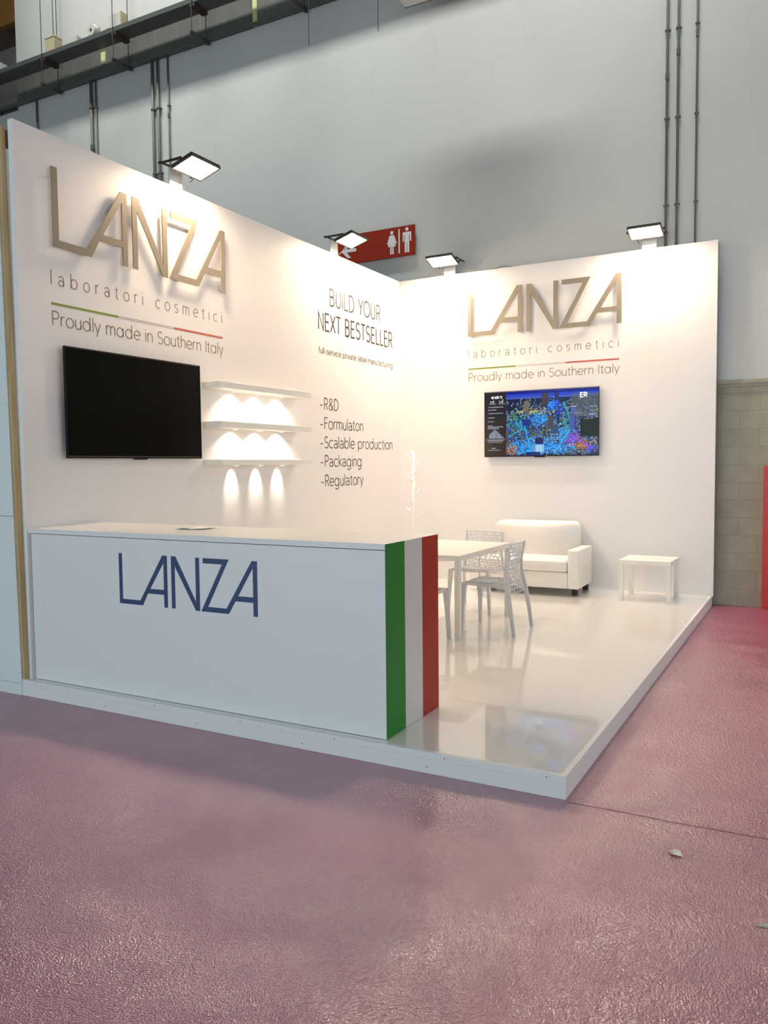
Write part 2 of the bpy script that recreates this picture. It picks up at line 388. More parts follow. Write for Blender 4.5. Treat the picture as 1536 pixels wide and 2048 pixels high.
# ================================================================== SETTING
T = 4.08; P = 0.116; D = 5.915; WX = 3.946; HY = 6.06
tag(obj('floor', B(-10, 14, -12, HY+1.2, -0.05, 0), M_floor), 'purple red carpet under crinkled glossy protective film', kind='structure')
# hall end wall, with an opening beyond its left end above 8 m
bm = BM()
mpw = lambda u, v, w: (u, HY+w, v)
poly(bm, [(-12, 2.55), (9, 2.55), (9, 14), (-7.68, 14), (-7.68, 8.0), (-12, 8.0)], [], mpw, 0, 0.25)
hall = tag(obj('wall_hall', bm, M_plaster), 'tall pale grey painted hall wall behind the booth', kind='structure')
obj('painted_blockwork', B(-12, 9, HY, HY+0.25, 0, 2.5), M_dado, hall, label='beige green painted blockwork lower wall')
obj('block_band', B(-7.68, -2.42, HY-0.012, HY-0.001, 8.06, 8.60), M_band, hall, label='dark grey raw block band behind the cable tray')
g = BM(); box(g, -2.38, -0.6, HY-0.010, HY-0.002, 8.06, 8.60)
for i in range(60):
    x = -2.36+i*0.029; box(g, x, x+0.012, HY-0.022, HY-0.010, 8.07, 8.59)
obj('grille', g, M_grille, hall)
obj('small_window', B(-5.56, -5.46, HY-0.03, HY-0.012, 8.27, 8.46), M_yellow, hall, label='small yellowish light slot in the block band')
obj('light_slot', B(-2.44, -2.36, HY-0.03, HY-0.012, 8.06, 8.60), M_yellow, hall, label='yellowish light slot beside the grille')
tr = BM(); box(tr, -12, 9, HY-0.035, HY, 2.50, 2.55, 0.008); box(tr, -12, 9, HY-0.02, HY, 2.47, 2.50)
tag(obj('trim_1', tr, M_dado), 'ledge between blockwork and plaster on the hall wall', kind='structure')
# recess beyond the wall's left end
rec = tag(obj('wall_recess', B(-13, -7.0, 7.2, 7.3, 7.5, 14), M_shadeboard), 'dark recess past the left end of the hall wall', kind='structure')
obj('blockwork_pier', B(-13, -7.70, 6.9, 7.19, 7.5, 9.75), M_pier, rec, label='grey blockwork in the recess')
obj('amber_panel', B(-9.2, -8.1, 6.7, 6.8, 10.05, 10.9), M_amber, rec)
obj('brown_beam', B(-13, -7.70, HY+0.02, HY+0.2, 8.0, 8.12), M_brown, rec)

# ------------------------------------------------------------------ booth platform
plat = thing('platform', 'raised glossy white booth floor platform with white edge boards', 'platform', (0, 0, 0))
obj('deck', B(-0.04, WX-0.03, 0.03, D+0.05, 0.02, P), M_deck, plat, label='glossy white deck surface')
fb = BM(); box(fb, -0.04, WX, -0.001, 0.029, 0.0, P-0.036, 0.001, 1)
obj('edge_board', fb, M_lam, plat, label='lower front edge board')
obj('edge_trim', B(-0.04, WX, -0.003, 0.029, P-0.035, P+0.0003, bev=0.001, seg=1), M_lam, plat, label='front edge trim strip')
obj('edge_board', B(WX-0.029, WX-0.001, 0.03, D+0.05, 0.0, P-0.036), M_lam, plat, label='lower side edge board')
obj('edge_trim', B(WX-0.029, WX+0.001, 0.03, D+0.05, P-0.035, P+0.0003), M_lam, plat, label='side edge trim strip')
b = BM(); ribbon(b, [(2.93, .93), (3.5, .95), (3.91, .985)], .003, lambda u, v, w: (u, v, P+w), .0001, .0004); obj('deck_seam', b, M_white, plat)
for x in (0.45, 1.25, 1.95, 2.62, 3.3, 3.85):
    s = BM(); tube(s, [(x, -0.003, P-0.018), (x, -0.0045, P-0.018)], 0.004, 10); obj('screw', s, M_screw, plat)
for x in (0.8, 1.6, 2.4, 3.2):
    s = BM(); tube(s, [(x, -0.001, 0.035), (x, -0.0025, 0.035)], 0.004, 10); obj('screw', s, M_screw, plat)

# ------------------------------------------------------------------ booth walls
mpL = lambda u, v, w: (w, u, v)          # left wall, reads along +y, faces +x
mpB = lambda u, v, w: (u, D-w, v)        # back wall, reads along +x, faces -y
wl = tag(obj('wall_left', B(-0.047, 0, 0.058, D+0.05, P, T), M_booth), 'left white booth wall', kind='structure')
wl['label'] = 'left white booth wall with raised wordmark, black television and shelves'
obj('edge_strip', B(-0.047, 0.0, 0.050, 0.058, P, T), M_edge, wl, label='white front edge of the booth wall')
for i in range(3):
    yy = 0.058+(i+1)*1.46
wb = tag(obj('wall_back', B(0.0, WX+0.001, D, D+0.05, P, T), M_booth), 'rear white booth wall with raised wordmark and lit television', kind='structure')
obj('edge_strip', B(WX+0.001, WX+0.014, D-0.001, D+0.055, P-0.004, T+0.001), M_edge, wb, label='pale edge strip on the right end')
obj('frame_batten', B(WX+0.001, WX+0.016, D+0.057, D+0.10, P-0.004, T-0.02), mat('grey_brown_batten', (.22, .19, .17), .6), wb, label='grey brown batten behind the edge strip')

def wall_text(mp, wall, a0, a1, big=False):
    text('laboratori cosmetici', a0, a1, 2.993, .103, .0065, mp, 'tagline_lettering', M_txt, wall, track=.62, lab='widely spaced thin line reading laboratori cosmetici')
    text('Proudly m@de in Southern It@ly', a0, a1+.003, 2.695, .103, .0075, mp, 'tagline_lettering', M_txt, wall, track=.09, lab='thin line reading Proudly made in Southern Italy')
    w = a1-a0
    b = BM(); poly(b, [(a0, 2.844), (a0+w*.332, 2.844), (a0+w*.332, 2.862), (a0, 2.862)], [], mp, 0, .0012); obj('green_line', b, M_olive, wall)
    b = BM(); poly(b, [(a0+w*.332, 2.8455), (a0+w*.666, 2.8455), (a0+w*.666, 2.8605), (a0+w*.332, 2.8605)], [[(a0+w*.332+.003, 2.8480), (a0+w*.666-.003, 2.8480), (a0+w*.666-.003, 2.8580), (a0+w*.332+.003, 2.8580)]], mp, 0, .001)
    obj('white_line_outline', b, M_txt, wall)
    b = BM(); poly(b, [(a0+w*.666, 2.844), (a1, 2.844), (a1, 2.862), (a0+w*.666, 2.862)], [], mp, 0, .0012); obj('red_line', b, M_brick, wall)
wall_text(mpL, wl, 0.329, 2.258)
wall_text(mpB, wb, 0.993, 2.896)
text('BUILD YOUR', 4.163, 5.379, 3.475, .188, .018, mpL, 'slogan_lettering', M_slogan, wl, lab='dark thin capitals reading BUILD YOUR')
text('NEXT BESTSELLER', 3.912, 5.699, 3.174, .192, .021, mpL, 'slogan_lettering', M_slogan, wl, lab='dark thin capitals reading NEXT BESTSELLER')
text('full-service private label manufacturing', 3.920, 5.700, 2.908, .066, .009, mpL, 'service_lettering', M_txtd, wl, lab='small line reading full-service private label manufacturing')
for s, a1, z in (('R&D', 4.335, 2.277), ('Formulaton', 4.911, 2.056), ('Scalable production', 5.679, 1.838), ('Packaging', 4.861, 1.623), ('Regulatory', 4.890, 1.397)):
    text('-', 3.928, 3.990, z, .128, .012, mpL, 'service_dash', M_txtd, wl)
    text(s, 4.013, a1, z, .128, .012, mpL, 'service_lettering', M_txtd, wl, lab='brown wall line reading '+s)

# ------------------------------------------------------------------ raised wordmarks
def raised_logo(label, mp, u0, v0, k, kv, off=.040):
    t = thing('wall_logo', label, 'sign', mp(u0+1.15*k/2, v0, 0))
    inv = Vector(t.location)
    lm = lambda u, v, w: Vector(mp(u, v, w))-inv
    for outer, holes, nm in LOGO:
        b = BM()
        poly(b, [(u0+x*k, v0+z*kv) for x, z in outer], [[(u0+x*k, v0+z*kv) for x, z in h] for h in holes], lm, off-.009, off)
        obj('raised_lettering', b, M_gold, t, label='flat bronze '+nm)
    for x, z in ((.015, .30), (.015, .016), (.20, .016), (.41, .02), (.41, .30), (.478, .30), (.478, .03), (.68, .30), (.68, .03), (.80, .32), (.92, .016), (1.13, .02), (1.13, .30)):
        b = BM(); tube(b, [lm(u0+x*k, v0+z*kv, 0.0005), lm(u0+x*k, v0+z*kv, off-.009)], .004, 8); obj('standoff_pin', b, M_coat, t)
    return t
raised_logo('large bronze LANZA wordmark standing off the left booth wall above the black television', mpL, .334, 3.262, 1.687, 1.712)
raised_logo('large bronze LANZA wordmark standing off the rear booth wall above the lit television', mpB, 1.000, 3.262, 1.677, 1.710)

# ------------------------------------------------------------------ counter
CY0 = .0623; CY1 = .7467; CZ = 1.2075; CL = 2.926
ct = thing('reception_counter', 'white reception counter with navy wordmark and green white red striped end', 'counter', (1.45, .4, P))
def off(bm, o=(1.45, .4, P)):
    bmesh.ops.translate(bm, verts=bm.verts[:], vec=(-o[0], -o[1], -o[2])); return bm
obj('body', off(B(.002, CL-.004, CY0+.022, CY1-.002, P+.001, CZ-.037)), M_lam, ct)
obj('front_panel', off(B(.032, CL-.004, CY0, CY0+.020, P+.003, CZ-.037)), M_lam, ct, label='plain white front panel')
obj('countertop', off(B(.001, CL-.004, CY0-.001, CY1, CZ-.033, CZ, bev=.001, seg=1)), M_lam, ct)
w3 = (CY1-CY0)/3
for i, (m, nm) in enumerate(((M_green, 'green'), (M_white, 'white'), (M_red, 'red'))):
    obj('stripe_panel', off(B(CL-.0035, CL, CY0+i*w3+.0005, CY0+(i+1)*w3-.0005, P+.003, CZ-.001)), m, ct, label=nm+' vertical stripe panel')
for outer, holes, nm in LOGO:
    b = BM(); poly(b, [(.899+x, .7335+z) for x, z in outer], [[(.899+x, .7335+z) for x, z in h] for h in holes], lambda u, v, w: (u, CY0-w, v), 0, .0012)
    obj('printed_lettering', off(b), M_navy, ct, label='navy '+nm)
# leaflet
b = BM()
n = 10; rows = []
for i in range(n+1):
    u = i/n; z = .0015+.012*abs(math.sin(u*PI*1.6))*(1-.4*u)
    rows.append([(1.10+.20*u+.0*v, .385+.17*v+.05*u, CZ+z*(1-.3*v)) for v in (0, 1)])
g0 = [[b.verts.new(p) for p in r] for r in rows]; g1 = [[b.verts.new((p[0], p[1], p[2]+.0008)) for p in r] for r in rows]
for i in range(n):
    b.faces.new((g0[i][0], g0[i+1][0], g0[i+1][1], g0[i][1])); b.faces.new((g1[i][0], g1[i][1], g1[i+1][1], g1[i+1][0]))
    for s in (0, 1): b.faces.new((g0[i][s], g0[i+1][s], g1[i+1][s], g1[i][s]))
b.faces.new((g0[0][0], g0[0][1], g1[0][1], g1[0][0])); b.faces.new((g0[n][0], g0[n][1], g1[n][1], g1[n][0]))
tag(obj('leaflet', b, M_paper, smooth=True), 'small folded white paper lying on the reception counter top', 'paper')

# ------------------------------------------------------------------ televisions
def television(label, mp, u0, u1, v0, v1, screen_obj):
    t = thing('television', label, 'television', mp((u0+u1)/2, v0, 0)); o = Vector(t.location)
    lm = lambda u, v, w: Vector(mp(u, v, w))-o
    def slab(a0, a1, b0, b1, w0, w1):
        b = BM(); poly(b, [(a0, b0), (a1, b0), (a1, b1), (a0, b1)], [], lm, w0, w1); return b
    obj('wall_bracket', slab(u0+.45, u1-.45, v0+.25, v1-.25, .001, .028), M_darksteel, t)
    obj('rear_housing', slab(u0+.10, u1-.10, v0+.06, v1-.12, .028, .048), M_tv, t)
    b = BM(); poly(b, [(u0, v0), (u1, v0), (u1, v1), (u0, v1)], [[(u0+.004, v0+.012), (u1-.004, v0+.012), (u1-.004, v1-.004), (u0+.004, v1-.004)]], lm, .049, .072)
    obj('bezel', b, M_tv, t)
    screen_obj(lm, u0+.008, u1-.004, v0+.012, v1-.008, t)
    b = slab((u0+u1)/2-.07, (u0+u1)/2+.07, v0-.010, v0, .055, .070); obj('sensor_bar', b, M_tv, t)
    return t
def dark_screen(lm, a0, a1, b0, b1, t):
    b = BM(); poly(b, [(a0, b0), (a1, b0), (a1, b1), (a0, b1)], [], lm, .055, .069); obj('screen', b, M_screen_off, t, label='switched off black screen')
    b = BM(); poly(b, [(a0, b0+.001), (a1, b0+.001), (a1, b0+.005), (a0, b0+.005)], [], lm, .0691, .0700); obj('lower_trim', b, M_steel, t, label='thin metallic line under the screen')
def city_screen(lm, a0, a1, b0, b1, t):
    import numpy as np
    rs = np.random.RandomState(5)
    NX, NY = 288, 164
    im = np.zeros((NY, NX, 3)); yy, xx = np.mgrid[0:NY, 0:NX]; X = xx/NX; Y = 1-yy/NY   # Y up
    def col(c): return np.array(c)
    im[:] = (.004, .012, .045)
    # sky
    sky = Y > .88
    im[sky] = (.015, .05, .55); im[(Y > .955)] = (.004, .010, .22)
    im[(Y > .88) & (Y < .91)] = (.05, .10, .42)
    def rect(x0, x1, y0, y1, c):   # y up
        i0, i1 = int((1-y1)*NY), int((1-y0)*NY)+1; j0, j1 = int(x0*NX), int(x1*NX)+1
        im[max(0, i0):max(0, i1), max(0, j0):max(0, j1)] = c
    # far towers, small to large
    pal = [(.02, .05, .20), (.03, .04, .06), (.06, .06, .05), (.01, .03, .12), (.05, .08, .16)]
    for k in range(900):
        d = rs.rand()**.7; yb = .88-.86*d; x = rs.rand(); h = (.02+.10*d)*(.4+rs.rand()); w = (.006+.035*d)*(.5+rs.rand())
        c = np.array(pal[rs.randint(5)])*(.5+rs.rand())
        rect(x, x+w, yb-.02, min(.93, yb+h*.8), c)
        for q in range(int(2+10*d)):
            wx = x+w*rs.rand(); wy = yb+h*.8*rs.rand()
            rect(wx, wx+.001, wy, wy+.003+.01*rs.rand(), np.array([(.45, .40, .25), (.10, .35, .8), (.5, .6, .8)][rs.randint(3)])*(.4+.8*rs.rand()))
    # glow districts
    def glow(cx, cy, sx, sy, c, n, big=.02):
        for k in range(n):
            x = cx+sx*rs.randn(); y = cy+sy*rs.randn()
            w = big*rs.rand()**2+.002; h = big*rs.rand()**2+.003
            rect(x, x+w, y, y+h, np.array(c)*(.25+1.1*rs.rand()))
    cy_ = (.03, .34, .85); bl = (.006, .06, .65); tq = (.02, .30, .38); pu = (.22, .08, .65); orr = (.55, .20, .08); yl = (.50, .50, .18); wh = (.55, .75, .9)
    glow(.50, .56, .05, .05, cy_, 170); glow(.60, .76, .03, .05, (.02, .22, .9), 130); glow(.66, .72, .02, .08, bl, 90)
    glow(.72, .45, .02, .10, tq, 150, .015); glow(.70, .28, .05, .08, cy_, 160); glow(.45, .16, .10, .07, cy_, 330); glow(.60, .10, .12, .05, (.03, .3, .95), 300)
    glow(.33, .13, .04, .06, cy_, 120); glow(.30, .50, .05, .06, tq, 120, .02); glow(.45, .67, .10, .03, yl, 90, .012); glow(.26, .62, .03, .05, (.10, .25, .10), 60)
    glow(.78, .25, .04, .05, pu, 140, .02); glow(.86, .16, .035, .035, orr, 120, .02); glow(.93, .10, .02, .02, (.12, .10, .7), 40); glow(.24, .08, .03, .04, orr, 80, .012)
    glow(.45, .35, .08, .05, (.08, .16, .03), 120, .015); glow(.40, .40, .12, .12, bl, 160, .02); glow(.65, .35, .10, .20, wh, 70, .006)
    # roads of light
    for (x0, y0, x1, y1, c) in ((.42, .02, .36, .45, cy_), (.62, .02, .78, .45, cy_), (.78, .45, .70, .80, tq), (.30, .03, .62, .12, cy_), (.36, .42, .22, .30, tq), (.76, .30, .92, .12, pu)):
        for k in range(70):
            s = k/70; rect(x0+(x1-x0)*s, x0+(x1-x0)*s+.008, y0+(y1-y0)*s, y0+(y1-y0)*s+.012, np.array(c)*(.7+.7*rs.rand()))
    # large buildings in the foreground
    rect(.43, .53, .02, .17, (.10, .28, .60)); rect(.46, .53, .18, .26, (.008, .012, .10)); rect(.35, .42, .46, .56, (.01, .03, .22))
    for k in range(9): rect(.465+.008*k, .468+.008*k, .06, .16, (.35, .6, .8))
    rect(.57, .62, .40, .60, (.06, .05, .05)); rect(.52, .575, .78, .95, (.05, .035, .05)); rect(.63, .66, .84, .95, (.02, .02, .12))
    rect(.60, .66, .33, .42, (.02, .07, .16)); rect(.85, 1.0, .28, .55, (.008, .014, .012)); rect(.36, .40, .70, .84, (.16, .13, .10))
    rect(.38, .50, .0, .05, (.01, .02, .16)); rect(.76, .80, .38, .60, (.05, .09, .35)); rect(.77, .81, .62, .72, (.04, .10, .60))
    rect(.88, .96, .54, .546, (.16, .19, .10))
    # grey facade area at upper right with bright panel lettering
    m = (X > .77) & (Y > .58) & (Y < .93); im[m] = im[m]*.35+np.array((.06, .075, .085))
    for (x, y) in ((.74, .77), (.76, .73), (.93, .72), (.94, .66), (.80, .63), (.92, .60)): rect(x, x+.05, y, y+.004, (.4, .45, .5))
    # left information panel
    m = X < .195; im[m] = (.016, .014, .020)
    im[m & (Y < .3)] = (.035, .022, .016); im[m & (Y > .30) & (Y < .6)] = (.020, .015, .016)
    tx = np.array((.35, .38, .42))
    for (y, w) in ((.765, .14), (.725, .075), (.665, .135), (.60, .06), (.54, .05), (.475, .04), (.452, .14), (.43, .10)):
        x = .03
        while x < .03+w:
            l_ = .006+.012*rs.rand(); rect(x, min(x+l_, .03+w), y, y+.006, tx*(.6+.5*rs.rand())); x += l_+.004
    for (x, s) in ((.05, .05), (.135, .05)):
        rect(x, x+.035, .835, .865, tx*.9); rect(x+.010, x+.014, .835, .865, (.02, .02, .02)); rect(x+.030, x+.032, .865, .885, tx); rect(x-.01, x+.05, .815, .818, tx*.7)
    for k in range(60):     # pale mountain picture
        x = .04+.13*k/60; h = max(0, .12-abs(x-.09)*1.6)+.02*rs.rand(); rect(x, x+.003, .28, .28+h, np.array((.22, .26, .34))*(.6+.6*rs.rand()))
    rect(.01, .185, .255, .262, tx*.6); rect(.03, .17, .235, .240, tx*.8); rect(.03, .16, .21, .214, tx*.5); rect(.06, .10, .12, .128, tx); rect(.03, .14, .09, .096, tx*.6)
    rect(.195, .197, 0, .97, (.05, .06, .10))
    im = np.clip(im, 0, 1)
    vs = []; fs = []
    for j in range(NY+1):
        for i in range(NX+1):
            vs.append(lm(a0+(a1-a0)*i/NX, b1+(b0-b1)*j/NY, .069))
    for j in range(NY):
        for i in range(NX):
            a = j*(NX+1)+i; fs.append((a, a+NX+1, a+NX+2, a+1))
    nf = len(vs)
    for (u, v) in ((a0, b0), (a1, b0), (a1, b1), (a0, b1)): vs.append(lm(u, v, .055))
    fs.append((nf, nf+3, nf+2, nf+1))
    me = bpy.data.meshes.new('screen'); me.from_pydata(vs, [], fs)
    ca = me.color_attributes.new('picture', 'FLOAT_COLOR', 'CORNER')
    arr = np.zeros((len(me.loops), 4), dtype='f'); arr[:, 3] = 1
    arr[:NX*NY*4, :3] = np.repeat(im.reshape(-1, 3), 4, axis=0)
    ca.data.foreach_set('color', arr.ravel())
    m_, n_, l_, b_ = new_mat('lit_city_screen')
    at = n_.new('ShaderNodeVertexColor'); at.layer_name = 'picture'
    b_.inputs['Base Color'].default_value = (.004, .004, .004, 1); b_.inputs['Roughness'].default_value = .16; b_.inputs['Specular IOR Level'].default_value = .12
    l_.new(at.outputs['Color'], b_.inputs['Emission Color']); b_.inputs['Emission Strength'].default_value = 1.25
    me.materials.append(m_)
    o = bpy.data.objects.new('screen', me); C.objects.link(o); o.parent = t; o['label'] = 'screen showing a blue night city view'
    mt = emit('screen_text_light', (.8, .85, .9), .9); w = a1-a0; h = b1-b0
    text('4K HDR TV', a0+.06*w, a0+.16*w, b0+.90*h, .028, .004, lm, 'screen_text', mt, t, w0=.0692, w1=.0696)
    text('ER', a0+.845*w, a0+.905*w, b0+.865*h, .052, .010, lm, 'screen_text', mt, t, w0=.0692, w1=.0696)
television('black switched-off flat television on the left booth wall beside the shelves', mpL, .375, 1.850, 1.712, 2.545, dark_screen)
television('flat television on the rear booth wall showing a blue night city', mpB, 1.237, 2.682, 1.722, 2.540, city_screen)

# ------------------------------------------------------------------ shelves
SH = [(2.356, 2.414, 'top'), (1.996, 2.053, 'middle'), (1.649, 1.702, 'bottom')]
for z0, z1, nm in SH:
    t = thing('wall_shelf', nm+' white floating shelf with three lit spots beneath, left booth wall', 'shelf', (0, 2.705, z0), group='floating shelves on the left booth wall')
    obj('board', B(.001, .205, -.745, .745, 0, z1-z0, bev=.0015, seg=1), M_furn, t)
    for y in (2.34, 2.72, 3.085):
        yl = y-2.705
        b = BM(); lathe(b, [(.030, -.006), (.032, -.004), (.032, -.0005)], 20, (.070, yl, 0)); pk = obj('spotlight', b, M_coat, t)
        b = BM(); lathe(b, [(.020, -.0078), (.022, -.0064)], 20, (.070, yl, 0)); obj('lens', b, M_puck, pk)
        L = bpy.data.lights.new('shelf_spot', 'SPOT'); L.energy = SPOT_W*(.55 if nm == 'bottom' else 1.0); L.color = (1.0, .84, .66)
        L.spot_size = math.radians(130 if nm != 'bottom' else 68); L.spot_blend = .6; L.shadow_soft_size = .012
        lo = bpy.data.objects.new('shelf_spot_light', L); C.objects.link(lo); lo.parent = t; lo.location = (.070, yl, -.012)
        lo.rotation_euler = (0, math.radians(12 if nm != 'bottom' else 34), 0)

# ------------------------------------------------------------------ floodlights on top of the booth walls
def floodlight(label, loc, rotz, flip=1):
    """local: +x out from the wall, y along it, origin at the wall top on the wall face"""
    t = thing('floodlight', label, 'floodlight', loc, rotz, 'floodlights clamped on top of the booth walls')
    obj('mounting_board', B(-.022, 0.0, -.076, .076, .0005, .155), M_edge, t, label='short white mounting board')
    # tilted lamp head; frame of the head: centre, tilt about y
    cx, cz, a = .232, .128, math.radians(17)
    ux = Vector((math.cos(a), 0, math.sin(a))); uz = Vector((-math.sin(a), 0, math.cos(a))); uy = Vector((0, 1, 0)); c = Vector((cx, 0, cz))
    def head(x0, x1, y0, y1, z0, z1, bev=0):
        b = B(x0, x1, y0, y1, z0, z1, bev=bev)
        for v in b.verts: v.co = c+ux*v.co.x+uy*v.co.y+uz*v.co.z
        return b
    hb = head(-.122, .122, -.183, .183, .0, .026, .006)
    obj('housing', hb, M_lamp_body, t)
    fr = BM(); lmh = lambda u, v, w: c+ux*u+uy*v+uz*w
    poly(fr, [(-.122, -.183), (.122, -.183), (.122, .183), (-.122, .183)], [[(-.107, -.167), (.107, -.167), (.107, .167), (-.107, .167)]], lmh, -.008, -.0002)
    obj('front_frame', fr, M_lamp_body, t)
    obj('light_panel', head(-.106, .106, -.166, .166, -.006, -.001), M_flood, t, label='glowing warm white panel')
    fins = BM()
    for i in range(9):
        y = -.12+i*.03; fb_ = head(-.09, .09, y-.002, y+.002, .0262, .040)
        me = bpy.data.meshes.new('tmp'); fb_.to_mesh(me); fb_.free(); fins.from_mesh(me); bpy.data.meshes.remove(me)
    obj('cooling_fins', fins, M_lamp_body, t)
    br = BM(); box(br, -.016, .018, -.200, .200, .156, .161)
    for s in (-1, 1):
        y0, y1 = (s*.200, s*.195) if s < 0 else (.195, .200)
        hexa(br, [(-.016, y0, .140), (.245, y0, .135), (.245, y1, .135), (-.016, y1, .140)], [(-.016, y0, .156), (.245, y0, .160), (.245, y1, .160), (-.016, y1, .156)])
    obj('bracket', br, M_lamp_body, t)
    for s in (-1, 1):
        b = BM(); tube(b, [(.225, s*.184, .146), (.225, s*.212, .146)], .010, 10); obj('pivot_knob', b, M_lamp_body, t)
    b = BM(); y = .105*flip
    tube(b, [(.15, y*1.3, .135), (.10, y*1.15, .10), (.045, y*.95, .05), (.004, y*.85, .012), (-.024, y*.8, .004), (-.03, y*.8, -.08)], .004, 8)
    obj('power_cable', b, M_cable, t)
    return t
floodlight('warm lit floodlight on the left booth wall above the bronze wordmark', (0, 1.682, T), 0)
floodlight('warm lit floodlight on the left booth wall in front of the red toilet sign', (0, 4.285, T), 0)
floodlight('warm lit floodlight on the rear booth wall nearest the corner', (.733, D, T), -PI/2, -1)
floodlight('warm lit floodlight on the rear booth wall at its right end', (3.227, D, T), -PI/2, -1)
b = BM(); tube(b, [(1.28, D+.02, T+.003), (1.36, D+.012, T+.004), (1.42, D+.01, T+.022), (1.50, D+.012, T+.020), (1.56, D+.02, T+.004), (1.66, D+.025, T+.003)], .004, 8)
tag(obj('loose_cable', b, M_cable, smooth=True), 'thin cable arching over the rear booth wall top', 'cable')

# ------------------------------------------------------------------ coat stand
t = thing('coat_stand', 'slim white tree-shaped coat stand in the booth corner', 'coat stand', (.41, 5.42, P))
b = BM(); lathe(b, [(.17, 0.0), (.17, .008), (.16, .012), (.02, .018)], 28); obj('base', b, M_coat, t)
b = BM(); tube(b, [(0, 0, .015), (.012, 0, .7), (.035, 0, 1.685)], [.016, .014, .012], 12); obj('pole', b, M_coat, t, smooth=True)
rx = Vector((.88, .478, 0)); ry = Vector((-.478, .88, 0))
for s, z, tw, L_ in ((-1, 1.565, .3, .11), (1, 1.49, .5, .10), (1, 1.395, -.6, .085), (-1, 1.29, -.4, .09), (1, 1.11, .5, .085), (-1, 1.005, -.3, .085), (-1, .88, .7, .10), (1, .80, -.5, .085), (1, 1.60, 2.0, .08), (-1, 1.20, 1.9, .08)):
    d = (rx*s*math.cos(tw)+ry*math.sin(tw)).normalized(); x0 = .012+.023*(z-.7)
    b = BM(); tube(b, [(x0+d.x*.008, d.y*.008, z), (x0+d.x*L_*.5, d.y*L_*.5, z+.045), (x0+d.x*L_, d.y*L_, z+.085)], .0095, 8); obj('peg', b, M_coat, t, smooth=True)

# ------------------------------------------------------------------ sofa
SX0, SX1, SY0, SY1 = 1.300, 2.625, 5.17, 5.885
t = thing('sofa', 'small white leatherette two-seat sofa against the rear booth wall', 'sofa', (0, 0, P))
z = lambda v: v-P
obj('base', B(SX0+.128, SX1-.128, SY0+.012, SY1-.13, z(.206), z(.392), bev=.012, seg=3), M_sofa, t, smooth=True)
obj('seat_cushion', B(SX0+.132, SX1-.132, SY0-.004, SY1-.15, z(.395), z(.530), bev=.028, seg=4), M_sofa, t, smooth=True)
for x0, x1 in ((SX0, SX0+.126), (SX1-.126, SX1)):
    obj('armrest', B(x0, x1, SY0, SY1-.10, z(.206), z(.655), bev=.020, seg=4), M_sofa, t, smooth=True)
# back with rounded top corners, leaning slightly
b = BM(); rr = .09; w0, w1 = 1.438, 2.490; zt = .938
outer = [(w0, z(.206)), (w1, z(.206))]+[(w1-rr+rr*math.cos(a), z(zt)-rr+rr*math.sin(a)) for a in [i*PI/16 for i in range(9)]]+[(w0+rr+rr*math.cos(a), z(zt)-rr+rr*math.sin(a)) for a in [PI/2+i*PI/16 for i in range(9)]]
poly(b, outer, [], lambda u, v, w: (u, 5.66+w+.07*max(0, v-.3), v), 0, .155)
es = [e for e in b.edges if abs(abs(e.verts[0].co.x-e.verts[1].co.x)) >= 0 and len(e.link_faces) == 2 and e.calc_face_angle(0) > 1.2]
bmesh.ops.bevel(b, geom=es, offset=.035, segments=4, profile=.5, affect='EDGES')
obj('backrest', b, M_sofa, t, smooth=True)
for x in (SX0+.08, SX1-.08):
    for y in (5.33, 5.80):
        obj('foot', B(x-.030, x+.030, y-.030, y+.030, 0.0, z(.206)), M_black, t)

# ------------------------------------------------------------------ side table
t = thing('side_table', 'small square white side table right of the sofa', 'table', (3.34, 5.475, P), -.02)
obj('tabletop', B(-.275, .275, -.262, .262, .400, .450, bev=.002, seg=1), M_furn, t)
for sx in (-1, 1):
    for sy in (-1, 1):
        xa, xb = sorted((sx*.274, sx*.226)); ya, yb = sorted((sy*.261, sy*.213))
        obj('leg', B(xa, xb, ya, yb, 0, .3995, bev=.001, seg=1), M_furn, t)

# ------------------------------------------------------------------ dining table
TX0, TX1, TY0, TY1 = 1.44, 2.297, 2.550, 3.850; tz = .735
t = thing('dining_table', 'white rectangular meeting table behind the reception counter', 'table', (0, 0, P))
obj('tabletop', B(TX0, TX1, TY0, TY1, tz-.012, tz, bev=.002, seg=1), M_furn, t)
ap = BM(); box(ap, TX0+.002, TX1-.002, TY0+.002, TY0+.022, tz-.048, tz-.0125); box(ap, TX0+.002, TX1-.002, TY1-.022, TY1-.002, tz-.048, tz-.0125)
box(ap, TX0+.002, TX0+.022, TY0+.022, TY1-.022, tz-.048, tz-.0125); box(ap, TX1-.022, TX1-.002, TY0+.022, TY1-.022, tz-.048, tz-.0125)
obj('apron', ap, M_furn, t)
for x in (TX0+.002, TX1-.050):
    for y in (TY0+.002, TY1-.050):
        obj('leg', B(x, x+.048, y, y+.048, 0, tz-.049, bev=.002, seg=1), M_furn, t)

